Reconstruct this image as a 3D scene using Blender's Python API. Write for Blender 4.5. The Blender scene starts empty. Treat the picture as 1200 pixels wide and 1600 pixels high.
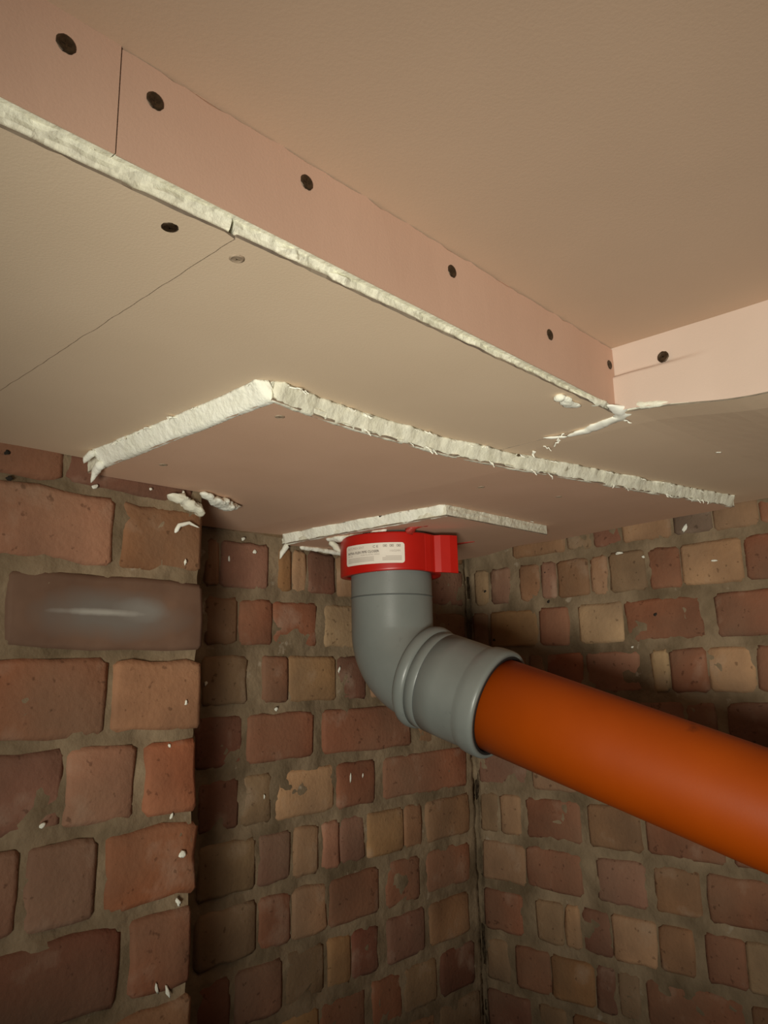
import bpy, bmesh, math, random
from mathutils import Vector, Matrix, noise

random.seed(7)
scene = bpy.context.scene
COL = scene.collection
Z0 = 1.70                      # eye height; every z below is written relative to the eye

# ------------------------------------------------------------------ camera
CAM_R = Vector((0.68127, -0.73173, -0.02103))
CAM_U = Vector((-0.13774, -0.15635, 0.97805))
CAM_F = Vector((0.71896, 0.66342, 0.20731))
cam_data = bpy.data.cameras.new('camera')
cam = bpy.data.objects.new('camera', cam_data)
COL.objects.link(cam)
cam.matrix_world = Matrix(((CAM_R.x, CAM_U.x, -CAM_F.x, 0), (CAM_R.y, CAM_U.y, -CAM_F.y, 0),
                           (CAM_R.z, CAM_U.z, -CAM_F.z, Z0), (0, 0, 0, 1)))
cam_data.sensor_fit = 'HORIZONTAL'
cam_data.sensor_width = 36.0
cam_data.lens = 36.0 * 1210.65 / 1200.0
cam_data.clip_start = 0.01
scene.camera = cam

# ------------------------------------------------------------------ world, lamp, exposure
world = bpy.data.worlds.new('world')
scene.world = world
world.use_nodes = True
bg = world.node_tree.nodes['Background']
bg.inputs[0].default_value = (1.0, 0.93, 0.80, 1)
bg.inputs[1].default_value = 0.034

lamp_data = bpy.data.lights.new('work_lamp', 'SPOT')
lamp_data.energy = 58.0
lamp_data.color = (1.0, 0.96, 0.83)
lamp_data.shadow_soft_size = 0.13
lamp_data.spot_size = math.radians(59)
lamp_data.spot_blend = 1.0
lamp = bpy.data.objects.new('work_lamp', lamp_data)
COL.objects.link(lamp)
lamp.location = (-0.41, -0.225, Z0 - 0.235)
aim = Vector((0.66, 0.405, Z0 + 0.090)) - Vector(lamp.location)
lamp.rotation_euler = aim.to_track_quat('-Z', 'Y').to_euler()

scene.view_settings.view_transform = 'Standard'
scene.view_settings.look = 'None'
scene.view_settings.gamma = 1.0
scene.view_settings.use_curve_mapping = False
scene.view_settings.exposure = 0.0

# ------------------------------------------------------------------ materials
def mat(name, base, rough=0.8, var=None, scale=30.0, bump=0.0, bscale=200.0, metallic=0.0,
        spots=None, detail=4.0, spec=0.5, coat=0.0):
    m = bpy.data.materials.new(name)
    m.use_nodes = True
    nt = m.node_tree
    N, L = nt.nodes, nt.links
    b = N['Principled BSDF']
    b.inputs['Roughness'].default_value = rough
    b.inputs['Metallic'].default_value = metallic
    b.inputs['Specular IOR Level'].default_value = spec
    b.inputs['Base Color'].default_value = (*base, 1)
    tc = N.new('ShaderNodeTexCoord')
    if var is not None:
        n = N.new('ShaderNodeTexNoise'); n.inputs['Scale'].default_value = scale
        n.inputs['Detail'].default_value = detail
        L.new(tc.outputs['Object'], n.inputs['Vector'])
        r = N.new('ShaderNodeValToRGB')
        r.color_ramp.elements[0].position = 0.32; r.color_ramp.elements[0].color = (*base, 1)
        r.color_ramp.elements[1].position = 0.70; r.color_ramp.elements[1].color = (*var, 1)
        L.new(n.outputs['Fac'], r.inputs['Fac'])
        out = r.outputs['Color']
        if spots is not None:
            scol, sscale, thr = spots
            n2 = N.new('ShaderNodeTexNoise'); n2.inputs['Scale'].default_value = sscale
            n2.inputs['Detail'].default_value = 5.0
            L.new(tc.outputs['Object'], n2.inputs['Vector'])
            r2 = N.new('ShaderNodeValToRGB')
            r2.color_ramp.elements[0].position = thr; r2.color_ramp.elements[0].color = (0, 0, 0, 1)
            r2.color_ramp.elements[1].position = thr + 0.06; r2.color_ramp.elements[1].color = (1, 1, 1, 1)
            L.new(n2.outputs['Fac'], r2.inputs['Fac'])
            mx = N.new('ShaderNodeMixRGB'); mx.inputs['Color2'].default_value = (*scol, 1)
            L.new(r2.outputs['Color'], mx.inputs['Fac']); L.new(out, mx.inputs['Color1'])
            out = mx.outputs['Color']
        L.new(out, b.inputs['Base Color'])
    if bump > 0:
        nb = N.new('ShaderNodeTexNoise'); nb.inputs['Scale'].default_value = bscale
        nb.inputs['Detail'].default_value = 5.0
        L.new(tc.outputs['Object'], nb.inputs['Vector'])
        bp = N.new('ShaderNodeBump'); bp.inputs['Strength'].default_value = bump
        bp.inputs['Distance'].default_value = 0.003
        L.new(nb.outputs['Fac'], bp.inputs['Height'])
        L.new(bp.outputs['Normal'], b.inputs['Normal'])
    return m

def brick_mat():
    m = bpy.data.materials.new('brick_clay')
    m.use_nodes = True
    N, L = m.node_tree.nodes, m.node_tree.links
    b = N['Principled BSDF']
    b.inputs['Roughness'].default_value = 0.85
    b.inputs['Specular IOR Level'].default_value = 0.25
    tc = N.new('ShaderNodeTexCoord'); oi = N.new('ShaderNodeObjectInfo')
    mul = N.new('ShaderNodeMath'); mul.operation = 'MULTIPLY'; mul.inputs[1].default_value = 37.0
    L.new(oi.outputs['Random'], mul.inputs[0])
    add = N.new('ShaderNodeVectorMath'); add.operation = 'ADD'
    L.new(tc.outputs['Object'], add.inputs[0]); L.new(mul.outputs[0], add.inputs[1])
    def nz(scale, detail=4.0):
        n = N.new('ShaderNodeTexNoise'); n.inputs['Scale'].default_value = scale
        n.inputs['Detail'].default_value = detail
        L.new(add.outputs[0], n.inputs['Vector']); return n
    def ramp(src, p0, p1, c0=(0, 0, 0, 1), c1=(1, 1, 1, 1)):
        r = N.new('ShaderNodeValToRGB')
        r.color_ramp.elements[0].position = p0; r.color_ramp.elements[0].color = c0
        r.color_ramp.elements[1].position = p1; r.color_ramp.elements[1].color = c1
        L.new(src, r.inputs['Fac']); return r
    # firing blotches
    r1 = ramp(nz(11).outputs['Fac'], 0.30, 0.72, (0.60, 0.56, 0.54, 1), (1.25, 1.20, 1.14, 1))
    mx1 = N.new('ShaderNodeMixRGB'); mx1.blend_type = 'MULTIPLY'; mx1.inputs['Fac'].default_value = 1.0
    L.new(oi.outputs['Color'], mx1.inputs['Color1']); L.new(r1.outputs['Color'], mx1.inputs['Color2'])
    # lime bloom
    r2 = ramp(nz(22, 6).outputs['Fac'], 0.58, 0.76)
    k = N.new('ShaderNodeMath'); k.operation = 'MULTIPLY'; k.inputs[1].default_value = 0.45
    L.new(r2.outputs['Color'], k.inputs[0])
    mx2 = N.new('ShaderNodeMixRGB'); mx2.inputs['Color2'].default_value = (0.42, 0.33, 0.25, 1)
    L.new(k.outputs[0], mx2.inputs['Fac']); L.new(mx1.outputs['Color'], mx2.inputs['Color1'])
    # mortar dust rubbed over the face
    r4 = ramp(nz(7, 5).outputs['Fac'], 0.36, 0.74)
    k4 = N.new('ShaderNodeMath'); k4.operation = 'MULTIPLY_ADD'; k4.inputs[1].default_value = 0.48; k4.inputs[2].default_value = 0.05
    L.new(r4.outputs['Color'], k4.inputs[0])
    mx4 = N.new('ShaderNodeMixRGB'); mx4.inputs['Color2'].default_value = (0.235, 0.170, 0.112, 1)
    L.new(k4.outputs[0], mx4.inputs['Fac']); L.new(mx2.outputs['Color'], mx4.inputs['Color1'])
    mx2 = mx4
    # dark pits
    r3 = ramp(nz(120, 2).outputs['Fac'], 0.28, 0.34, (0.45, 0.42, 0.4, 1), (1, 1, 1, 1))
    mx3 = N.new('ShaderNodeMixRGB'); mx3.blend_type = 'MULTIPLY'; mx3.inputs['Fac'].default_value = 0.7
    L.new(mx2.outputs['Color'], mx3.inputs['Color1']); L.new(r3.outputs['Color'], mx3.inputs['Color2'])
    L.new(mx3.outputs['Color'], b.inputs['Base Color'])
    bp = N.new('ShaderNodeBump'); bp.inputs['Strength'].default_value = 0.5; bp.inputs['Distance'].default_value = 0.002
    L.new(nz(180, 5).outputs['Fac'], bp.inputs['Height']); L.new(bp.outputs['Normal'], b.inputs['Normal'])
    return m

def sooty_mat():
    m = bpy.data.materials.new('sooty_brick')
    m.use_nodes = True
    N, L = m.node_tree.nodes, m.node_tree.links
    b = N['Principled BSDF']; b.inputs['Roughness'].default_value = 0.8; b.inputs['Specular IOR Level'].default_value = 0.3
    tc = N.new('ShaderNodeTexCoord')
    nz = N.new('ShaderNodeTexNoise'); nz.inputs['Scale'].default_value = 28; nz.inputs['Detail'].default_value = 5
    L.new(tc.outputs['Object'], nz.inputs['Vector'])
    def patch(cx, cz, sx, sz, wob, p0, p1):
        mp = N.new('ShaderNodeMapping'); mp.vector_type = 'POINT'
        mp.inputs['Location'].default_value = (-cx / sx, 0, -cz / sz)
        mp.inputs['Scale'].default_value = (1 / sx, 0, 1 / sz)
        L.new(tc.outputs['Object'], mp.inputs['Vector'])
        ln = N.new('ShaderNodeVectorMath'); ln.operation = 'LENGTH'; L.new(mp.outputs[0], ln.inputs[0])
        ad = N.new('ShaderNodeMath'); ad.operation = 'MULTIPLY_ADD'; ad.inputs[1].default_value = wob
        L.new(nz.outputs['Fac'], ad.inputs[0]); L.new(ln.outputs['Value'], ad.inputs[2])
        r = N.new('ShaderNodeMapRange'); r.inputs['From Min'].default_value = p0; r.inputs['From Max'].default_value = p1
        r.inputs['To Min'].default_value = 1; r.inputs['To Max'].default_value = 0
        L.new(ad.outputs[0], r.inputs['Value']); return r.outputs[0]
    col = None
    base = N.new('ShaderNodeMixRGB'); base.inputs['Color1'].default_value = (0.105, 0.055, 0.035, 1); base.inputs['Color2'].default_value = (0.22, 0.13, 0.085, 1)
    L.new(nz.outputs['Fac'], base.inputs['Fac']); col = base.outputs[0]
    for (a, c) in ((patch(0.0, -0.002, 0.066, 0.021, 0.9, 0.9, 1.7), (0.175, 0.150, 0.128)), (patch(0.03, 0.004, 0.03, 0.012, 1.0, 0.8, 1.6), (0.225, 0.205, 0.180)),
                   (patch(-0.012, 0.0, 0.040, 0.0030, 1.6, 1.1, 2.0), (0.36, 0.34, 0.30))):
        mx = N.new('ShaderNodeMixRGB'); mx.inputs['Color2'].default_value = (*c, 1)
        L.new(a, mx.inputs['Fac']); L.new(col, mx.inputs['Color1']); col = mx.outputs[0]
    L.new(col, b.inputs['Base Color'])
    return m

M = {}
M['sooty'] = sooty_mat()
M['brick'] = brick_mat()
M['mortar'] = mat('mortar', (0.150, 0.108, 0.064), 0.95, (0.320, 0.236, 0.150), 17, 0.7, 120, spec=0.15,
                  spots=((0.36, 0.29, 0.21), 40, 0.68))
M['pink'] = mat('pink_board_paper', (0.525, 0.335, 0.245), 0.75, (0.57, 0.37, 0.272), 9, 0.05, 700, spec=0.3)
M['litpink'] = mat('lit_pink_board_paper', (0.56, 0.435, 0.355), 0.75, (0.61, 0.475, 0.39), 9, 0.05, 700, spec=0.3)  # the same pink paper lightened, strong light painted into its colour
M['beige'] = mat('beige_board_paper', (0.735, 0.572, 0.405), 0.75, (0.78, 0.612, 0.44), 9, 0.05, 700, spec=0.3)
M['rose'] = mat('rose_board_paper', (0.69, 0.455, 0.315), 0.75, (0.74, 0.495, 0.35), 11, 0.05, 700, spec=0.3)
M['ceil'] = mat('ceiling_board_paper', (0.50, 0.350, 0.245), 0.78, (0.55, 0.385, 0.270), 6, 0.05, 600, spec=0.3)
M['gypsum'] = mat('raw_gypsum', (0.66, 0.64, 0.51), 0.95, (0.84, 0.83, 0.70), 70, 0.55, 150, spec=0.2,
                  spots=((0.40, 0.37, 0.28), 130, 0.68))
M['filler'] = mat('white_filler', (0.82, 0.82, 0.70), 0.8, (0.92, 0.92, 0.82), 60, 0.5, 220, spec=0.3)
M['lip'] = mat('torn_paper_lip_shadow', (0.13, 0.10, 0.075), 0.9, (0.30, 0.24, 0.17), 40)  # paper edge coloured dark to paint the shadow line below the cut edge
M['paperwhite'] = mat('torn_paper', (0.86, 0.86, 0.74), 0.8, (0.94, 0.94, 0.86), 60)
M['screw'] = mat('black_screw', (0.035, 0.022, 0.012), 0.45, (0.085, 0.055, 0.03), 300, metallic=0.6)
M['screwpale'] = mat('filled_screw', (0.28, 0.20, 0.13), 0.7, (0.40, 0.31, 0.22), 400)
M['grey'] = mat('grey_upvc', (0.18, 0.195, 0.18), 0.36, (0.215, 0.232, 0.215), 16, 0.03, 500,
                spots=((0.15, 0.16, 0.15), 38, 0.69))
M['greydark'] = mat('socket_groove', (0.10, 0.11, 0.105), 0.6)
M['rubber'] = mat('black_rubber', (0.012, 0.011, 0.010), 0.6)
M['orange'] = mat('orange_upvc', (0.33, 0.050, 0.0002), 0.5, (0.38, 0.061, 0.0003), 12, 0.02, 400,
                  spots=((0.22, 0.035, 0.001), 22, 0.70), spec=0.3)
M['red'] = mat('red_band', (0.45, 0.008, 0.004), 0.38, (0.50, 0.011, 0.005), 30)
M['mastic'] = mat('red_mastic', (0.36, 0.028, 0.018), 0.5, (0.44, 0.05, 0.035), 80, 0.5, 300)
M['label'] = mat('white_label', (0.78, 0.72, 0.62), 0.55, (0.84, 0.78, 0.68), 60)
M['ink'] = mat('grey_ink', (0.16, 0.13, 0.11), 0.7)
M['inkpale'] = mat('pale_ink', (0.40, 0.34, 0.29), 0.7)
M['floor'] = mat('concrete', (0.16, 0.14, 0.12), 0.9, (0.22, 0.19, 0.16), 8, 0.3, 60)
M['dark'] = mat('dark_void', (0.02, 0.015, 0.01), 0.9)

# ------------------------------------------------------------------ helpers
def link(name, me, parent=None, material=None, loc=(0, 0, 0), smooth=False):
    o = bpy.data.objects.new(name, me)
    COL.objects.link(o)
    o.location = loc
    if parent is not None:
        o.parent = parent
    if material is not None and len(me.materials) == 0:
        me.materials.append(material)
    if smooth:
        for p in me.polygons: p.use_smooth = True
    return o

def bm_obj(name, bm, material, parent=None, loc=(0, 0, 0), smooth=False):
    bmesh.ops.recalc_face_normals(bm, faces=bm.faces)
    me = bpy.data.meshes.new(name)
    bm.to_mesh(me); bm.free()
    return link(name, me, parent, material, loc, smooth)

def py_obj(name, verts, faces, material, parent=None, loc=(0, 0, 0), smooth=False):
    me = bpy.data.meshes.new(name)
    me.from_pydata(verts, [], faces); me.update()
    bm = bmesh.new(); bm.from_mesh(me); bmesh.ops.recalc_face_normals(bm, faces=bm.faces); bm.to_mesh(me); bm.free()
    return link(name, me, parent, material, loc, smooth)

def empty(name, loc, label=None, cat=None, group=None, kind=None):
    o = bpy.data.objects.new(name, None)
    COL.objects.link(o); o.location = loc; o.empty_display_size = 0.02
    return tag(o, label, cat, group, kind)

def tag(o, label=None, cat=None, group=None, kind=None):
    if label: o['label'] = label
    if cat: o['category'] = cat
    if group: o['group'] = group
    if kind: o['kind'] = kind
    return o

def nz3(x, y, z, s): return noise.noise(Vector((x * s, y * s, z * s)))

# ------------------------------------------------------------------ walls of brick
XW, YB, YP, XP = 1.09, 0.812, 0.655, 0.443       # right wall, back wall, pier face, pier arris
PAL = {'r': (0.235, 0.112, 0.068), 'r2': (0.285, 0.125, 0.066), 'd': (0.165, 0.072, 0.050), 'd2': (0.125, 0.065, 0.060),
       'p': (0.230, 0.138, 0.104), 'b': (0.235, 0.148, 0.086), 'b2': (0.235, 0.125, 0.060), 't': (0.325, 0.228, 0.145),
       't2': (0.48, 0.340, 0.212), 't3': (0.32, 0.200, 0.124), 'o': (0.335, 0.232, 0.116), 'o2': (0.255, 0.158, 0.078),
       'y': (0.385, 0.315, 0.200), 'l': (0.230, 0.178, 0.112), 'k': (0.33, 0.190, 0.136), 'k2': (0.305, 0.165, 0.115),
       'g': (0.150, 0.122, 0.102)}
BACK = {
  0: [(0.551,0.571,'b'),(0.574,0.65,'p'),(0.67,0.692,'o2'),(0.694,0.719,'t'),(0.722,0.773,'d'),(0.778,0.82,'t'),(0.827,0.937,'b'),(0.945,1.08,'p')],
  1: [(0.554,0.602,'b'),(0.605,0.658,'r'),(0.661,0.739,'r'),(0.751,0.827,'y'),(0.832,0.949,'r'),(0.957,1.08,'b')],
  2: [(0.55,0.618,'l'),(0.642,0.685,'r'),(0.686,0.773,'o'),(0.778,0.834,'d'),(0.844,0.946,'t'),(0.954,1.076,'b')],
  3: [(0.488,0.539,'b'),(0.543,0.613,'d'),(0.619,0.73,'r'),(0.748,0.928,'r'),(0.95,1.071,'b')],
  4: [(0.55,0.608,'d'),(0.616,0.66,'l'),(0.668,0.77,'t2'),(0.773,0.849,'r'),(0.869,1.068,'r')],
  5: [(0.552,0.635,'l'),(0.64,0.691,'p'),(0.696,0.738,'t'),(0.747,0.777,'k'),(0.779,0.828,'p'),(0.831,0.908,'o'),(0.911,0.951,'b'),(0.962,1.07,'b')],
  6: [(0.551,0.636,'l'),(0.641,0.692,'r'),(0.694,0.752,'t'),(0.757,0.853,'r'),(0.87,0.943,'r'),(0.959,1.068,'r')],
  7: [(0.553,0.601,'d'),(0.608,0.677,'p'),(0.685,0.749,'l'),(0.756,0.798,'o'),(0.799,0.85,'d'),(0.869,0.95,'p'),(0.962,1.06,'b')],
  8: [(0.556,0.667,'b'),(0.677,0.738,'o'),(0.742,0.823,'r'),(0.836,0.898,'r'),(0.902,0.976,'l'),(0.986,1.068,'d')],
}
RIGHT = {
  -1: [(0.617,0.714,'b'),(0.57,0.613,'l'),(0.522,0.567,'d'),(0.444,0.519,'t'),(0.385,0.439,'g'),(0.323,0.383,'t'),(0.262,0.321,'r')],
  0: [(0.769,0.796,'l'),(0.724,0.763,'p'),(0.667,0.705,'b'),(0.637,0.663,'p'),(0.579,0.632,'b2'),(0.548,0.575,'t'),(0.487,0.543,'l'),(0.435,0.482,'r'),(0.35,0.433,'t'),(0.25,0.347,'r')],
  1: [(0.773,0.805,'b'),(0.675,0.768,'o'),(0.619,0.671,'r'),(0.528,0.601,'y'),(0.411,0.525,'r'),(0.282,0.393,'r')],
  2: [(0.704,0.806,'b'),(0.666,0.695,'b'),(0.601,0.663,'r'),(0.509,0.596,'k'),(0.465,0.491,'y'),(0.412,0.463,'r'),(0.35,0.411,'t2'),(0.268,0.347,'r')],
  3: [(0.734,0.806,'r'),(0.618,0.719,'b'),(0.525,0.602,'r'),(0.449,0.516,'k'),(0.407,0.447,'p'),(0.28,0.391,'d')],
  4: [(0.714,0.806,'p'),(0.624,0.702,'t'),(0.494,0.608,'r'),(0.407,0.481,'b'),(0.291,0.391,'k')],
  5: [(0.771,0.806,'l'),(0.728,0.766,'t'),(0.624,0.717,'r'),(0.529,0.609,'b'),(0.415,0.52,'r'),(0.307,0.403,'r')],
  6: [(0.724,0.806,'t'),(0.627,0.722,'r'),(0.527,0.602,'p'),(0.452,0.516,'b'),(0.338,0.443,'r')],
  7: [(0.734,0.806,'r'),(0.663,0.709,'l'),(0.634,0.659,'t'),(0.587,0.632,'d'),(0.519,0.584,'t2'),(0.468,0.515,'b'),(0.402,0.453,'r'),(0.307,0.401,'y')],
  8: [(0.762,0.806,'l'),(0.69,0.751,'r'),(0.617,0.688,'o2'),(0.586,0.615,'d'),(0.55,0.582,'l'),(0.408,0.541,'r'),(0.312,0.402,'b')],
  9: [(0.728,0.806,'d'),(0.669,0.715,'l'),(0.592,0.657,'b2'),(0.477,0.585,'r'),(0.366,0.459,'l')],
}
PIER = {
  0: [(0.208,0.293,'r'),(0.298,0.428,'d')],
  1: [(0.224,0.344,'k'),(0.353,0.443,'b2')],
  2: [(0.187,0.247,'r'),(0.254,0.443,'g')],
  3: [(0.222,0.345,'r'),(0.352,0.443,'t3')],
  4: [(0.212,0.312,'p'),(0.314,0.376,'k2'),(0.387,0.442,'r2')],
  5: [(0.22,0.28,'k'),(0.286,0.344,'p'),(0.354,0.443,'r2')],
  6: [(0.259,0.369,'d'),(0.38,0.443,'r')],
  7: [(0.261,0.357,'d2'),(0.363,0.445,'b')],
}
KEYS = ['r', 'r', 'r', 'b', 'p', 'd', 't', 'l', 'o2', 'k']
rng = random.Random(21)

def extend(table, lo, hi, rows, seed):
    """continue the courses past what the table lists, in the same mix of headers and stretchers"""
    rg = random.Random(seed)
    for r in rows:
        lst = table.setdefault(r, [])
        if lst:
            a = min(b[0] for b in lst) - 0.012
        else:
            a = hi - rg.choice([0.0, 0.03, 0.055])
            if a < hi - 0.025: lst.append((a + 0.012, hi, rg.choice(KEYS)))
        while a > lo + 0.03:
            w = rg.choice([0.100, 0.100, 0.205])
            b0 = max(lo, a - w)
            lst.append((b0, a, rg.choice(KEYS)))
            a = b0 - 0.012

extend(BACK, 0.36, 1.08, range(-1, 25), 3)
extend(RIGHT, -0.20, 0.806, range(-1, 25), 4)
extend(PIER, -0.16, 0.443, range(0, 25), 5)

def make_brick(parent, frame, a0, a1, z1, z0, col, depth=0.055, endcap=False, origin=Vector((0, 0, 0)), rj=0.0012):
    """frame: (point on wall face, tangent, normal into the room); z0 < z1"""
    P, T, Nn = frame
    U = Vector((0, 0, 1))
    w, h = a1 - a0, z1 - z0
    nx, ny = (6 if w > 0.07 else 4), 3
    cx, cz = (a0 + a1) / 2, (z0 + z1) / 2
    sd = rng.random() * 100
    proud = rng.uniform(-0.0012, 0.0022)
    tilt = rng.uniform(-0.010, 0.010)
    us = [-0.5, -0.5 + 0.0045 / w] + [-0.5 + i / (nx - 1) for i in range(1, nx - 1)] + [0.5 - 0.0045 / w, 0.5]
    vs = [-0.5, -0.5 + 0.0045 / h, 0.0, 0.5 - 0.0045 / h, 0.5]
    verts, faces = [], []
    for j, v in enumerate(vs):
        for i, u in enumerate(us):
            x, y = u * w, v * h
            ei, ej = i in (0, len(us) - 1), j in (0, len(vs) - 1)
            dpt = proud + tilt * x * 0.5 + 0.0011 * noise.noise(Vector((x * 40 + sd, y * 40, sd)))
            if ei: dpt -= 0.0018
            if ej: dpt -= 0.0018
            if ei and ej:
                x *= 1 - 0.0045 / w; y *= 1 - 0.0045 / h
            x += rj * 2.4 * noise.noise(Vector((u * 3 + sd, v * 9, 3.1)))
            y += rj * 2.4 * noise.noise(Vector((u * 7 + sd, v * 3, 7.7)))
            verts.append(T * x + U * y + Nn * dpt)
    nu, nv = len(us), len(vs)
    for j in range(nv - 1):
        for i in range(nu - 1):
            q = j * nu + i
            faces.append((q, q + 1, q + nu + 1, q + nu))
    ring = [i for i in range(nu)] + [j * nu + nu - 1 for j in range(1, nv)] + \
           [(nv - 1) * nu + i for i in range(nu - 2, -1, -1)] + [j * nu for j in range(nv - 2, 0, -1)]
    base = len(verts)
    for q in ring:
        verts.append(verts[q] - Nn * depth)
    k = len(ring)
    for i in range(k):
        faces.append((ring[i], ring[(i + 1) % k], base + (i + 1) % k, base + i))
    faces.append(tuple(base + i for i in range(k)))
    loc = P + T * cx + U * (cz + Z0)
    o = py_obj('brick', verts, faces, M['brick'], parent, loc - origin, True)
    c = PAL[col]; c = (c[0] * 1.22, c[1] * 1.03, c[2] * 0.92); g = rng.uniform(0.92, 1.08)
    o.color = (c[0] * g, c[1] * g * rng.uniform(0.97, 1.03), c[2] * g, 1)
    return o

def mortar_grid(verts, faces, P, T, Nn, a0, a1, z0, z1, step, off, amp, seed, crack=9.0):
    U = Vector((0, 0, 1))
    na, nb = max(1, round((a1 - a0) / step)), max(1, round((z1 - z0) / step))
    base = len(verts)
    for j in range(nb + 1):
        z = z0 + (z1 - z0) * j / nb
        for i in range(na + 1):
            a = a0 + (a1 - a0) * i / na
            d = off + amp * (nz3(a, z, seed, 26) + 0.6 * nz3(a, z, seed + 5, 70)) + amp * 0.3 * nz3(a, z, seed, 190)
            if a > crack: d -= 0.009 + 0.004 * nz3(a, z, seed + 2, 30)      # open crack in the corner
            verts.append(P + T * a + U * (z + Z0) + Nn * d)
    for j in range(nb):
        for i in range(na):
            q = base + j * (na + 1) + i
            faces.append((q, q + 1, q + na + 2, q + na + 1))

def box_faces(verts, faces, lo, hi):
    b = len(verts)
    for z in (lo[2], hi[2]):
        for y in (lo[1], hi[1]):
            for x in (lo[0], hi[0]):
                verts.append(Vector((x, y, z)))
    for f in ((0, 2, 3, 1), (4, 5, 7, 6), (0, 1, 5, 4), (2, 6, 7, 3), (0, 4, 6, 2), (1, 3, 7, 5)):
        faces.append(tuple(b + i for i in f))

X_, Y_ = Vector((1, 0, 0)), Vector((0, 1, 0))
# back wall: faces -Y
v, f = [], []
mortar_grid(v, f, Vector((0, YB, 0)), X_, -Y_, 0.36, XW + 0.014, -0.62, 0.30, 0.006, -0.0022, 0.0036, 1.0, XW - 0.0035)
mortar_grid(v, f, Vector((0, YB, 0)), X_, -Y_, 0.36, XW + 0.011, -Z0, -0.62, 0.03, -0.006, 0.002, 1.0)
box_faces(v, f, (-1.2, YB + 0.012, 0), (XW + 0.11, YB + 0.11, Z0 + 0.30))
wall_back = py_obj('wall_back', v, f, M['mortar'], None, (0, 0, 0), True)
tag(wall_back, 'old brick wall behind the grey pipe bend, left of the corner', kind='structure')
frame = (Vector((0, YB, 0)), X_, -Y_)
for r, lst in BACK.items():
    zt = 0.1745 - 0.073 * r
    if zt > 0.27: continue
    for a0, a1, c in lst:
        if a1 < 0.40: continue
        make_brick(wall_back, frame, max(a0, 0.36), a1, zt, zt - 0.059, c)
# right wall: faces -X, tangent along Y
v, f = [], []
mortar_grid(v, f, Vector((XW, 0, 0)), Y_, -X_, -0.20, YB + 0.014, -0.62, 0.30, 0.006, -0.0022, 0.0036, 9.0, YB - 0.0035)
mortar_grid(v, f, Vector((XW, 0, 0)), Y_, -X_, -0.20, YB + 0.011, -Z0, -0.62, 0.03, -0.006, 0.002, 9.0)
box_faces(v, f, (XW + 0.012, -1.2, 0), (XW + 0.11, YB + 0.01, Z0 + 0.30))
wall_right = py_obj('wall_right', v, f, M['mortar'], None, (0, 0, 0), True)
tag(wall_right, 'old brick wall behind the orange pipe, right of the corner', kind='structure')
frame = (Vector((XW, 0, 0)), Y_, -X_)
for r, lst in RIGHT.items():
    zt = 0.1745 - 0.073 * r
    for a0, a1, c in lst:
        make_brick(wall_right, frame, a0, a1, zt, zt - 0.059, c)
# projecting brick pier on the left: faces -Y, return faces +X
v, f = [], []
mortar_grid(v, f, Vector((0, YP, 0)), X_, -Y_, -0.16, XP - 0.006, -0.62, 0.30, 0.006, -0.0026, 0.0040, 17.0)
mortar_grid(v, f, Vector((0, YP, 0)), X_, -Y_, -0.16, XP - 0.006, -Z0, -0.62, 0.03, -0.006, 0.002, 17.0)
mortar_grid(v, f, Vector((XP, 0, 0)), Y_, X_, YP + 0.005, YB + 0.01, -Z0, 0.30, 0.010, -0.008, 0.003, 23.0)
box_faces(v, f, (-1.2, YP + 0.014, 0), (XP - 0.012, YB + 0.01, Z0 + 0.30))
wall_left = py_obj('wall_left', v, f, M['mortar'], None, (0, 0, 0), True)
tag(wall_left, 'projecting brick pier with a smeared dark grey brick near its top', kind='structure')
frame = (Vector((0, YP, 0)), X_, -Y_)
for r, lst in PIER.items():
    zt = 0.1655 - 0.0735 * (r - 1)
    if r == 0: zt = 0.232
    for a0, a1, c in lst:
        e = 0.0
        if a1 > 0.435: e = rng.uniform(-0.004, 0.003)
        bk = make_brick(wall_left, frame, a0, a1 + e, zt, zt - 0.0625 + (0.004 if r == 0 else 0), c,
                   depth=0.10 if a1 > 0.43 else 0.055, rj=0.0018)
        if c == 'g':
            bk.data.materials[0] = M['sooty']; bk['label'] = 'dark brick smeared grey with a pale scraped streak'

# ------------------------------------------------------------------ plasterboard
def zs(x):                       # underside of the first boards
    return 0.1945 + 0.012 * x if x < 0.6 else 0.2017 + 0.04 * (x - 0.6)

def resample(pts, step):
    """pts: [(x, y, rough of the edge that starts here)] -> dense ring [(x, y, nx, ny, rough)]"""
    out = []
    n = len(pts)
    area = sum(pts[i][0] * pts[(i + 1) % n][1] - pts[(i + 1) % n][0] * pts[i][1] for i in range(n))
    sg = 1.0 if area > 0 else -1.0
    for i in range(n):
        x0, y0, rg = pts[i]; x1, y1, _ = pts[(i + 1) % n]
        L = math.hypot(x1 - x0, y1 - y0)
        k = max(1, round(L / step)) if rg > 0 else max(1, round(L / 0.08))
        nx, ny = sg * (y1 - y0) / L, -sg * (x1 - x0) / L
        for j in range(k):
            t = j / k
            out.append((x0 + (x1 - x0) * t, y0 + (y1 - y0) * t, nx, ny, rg))
    return out

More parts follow.
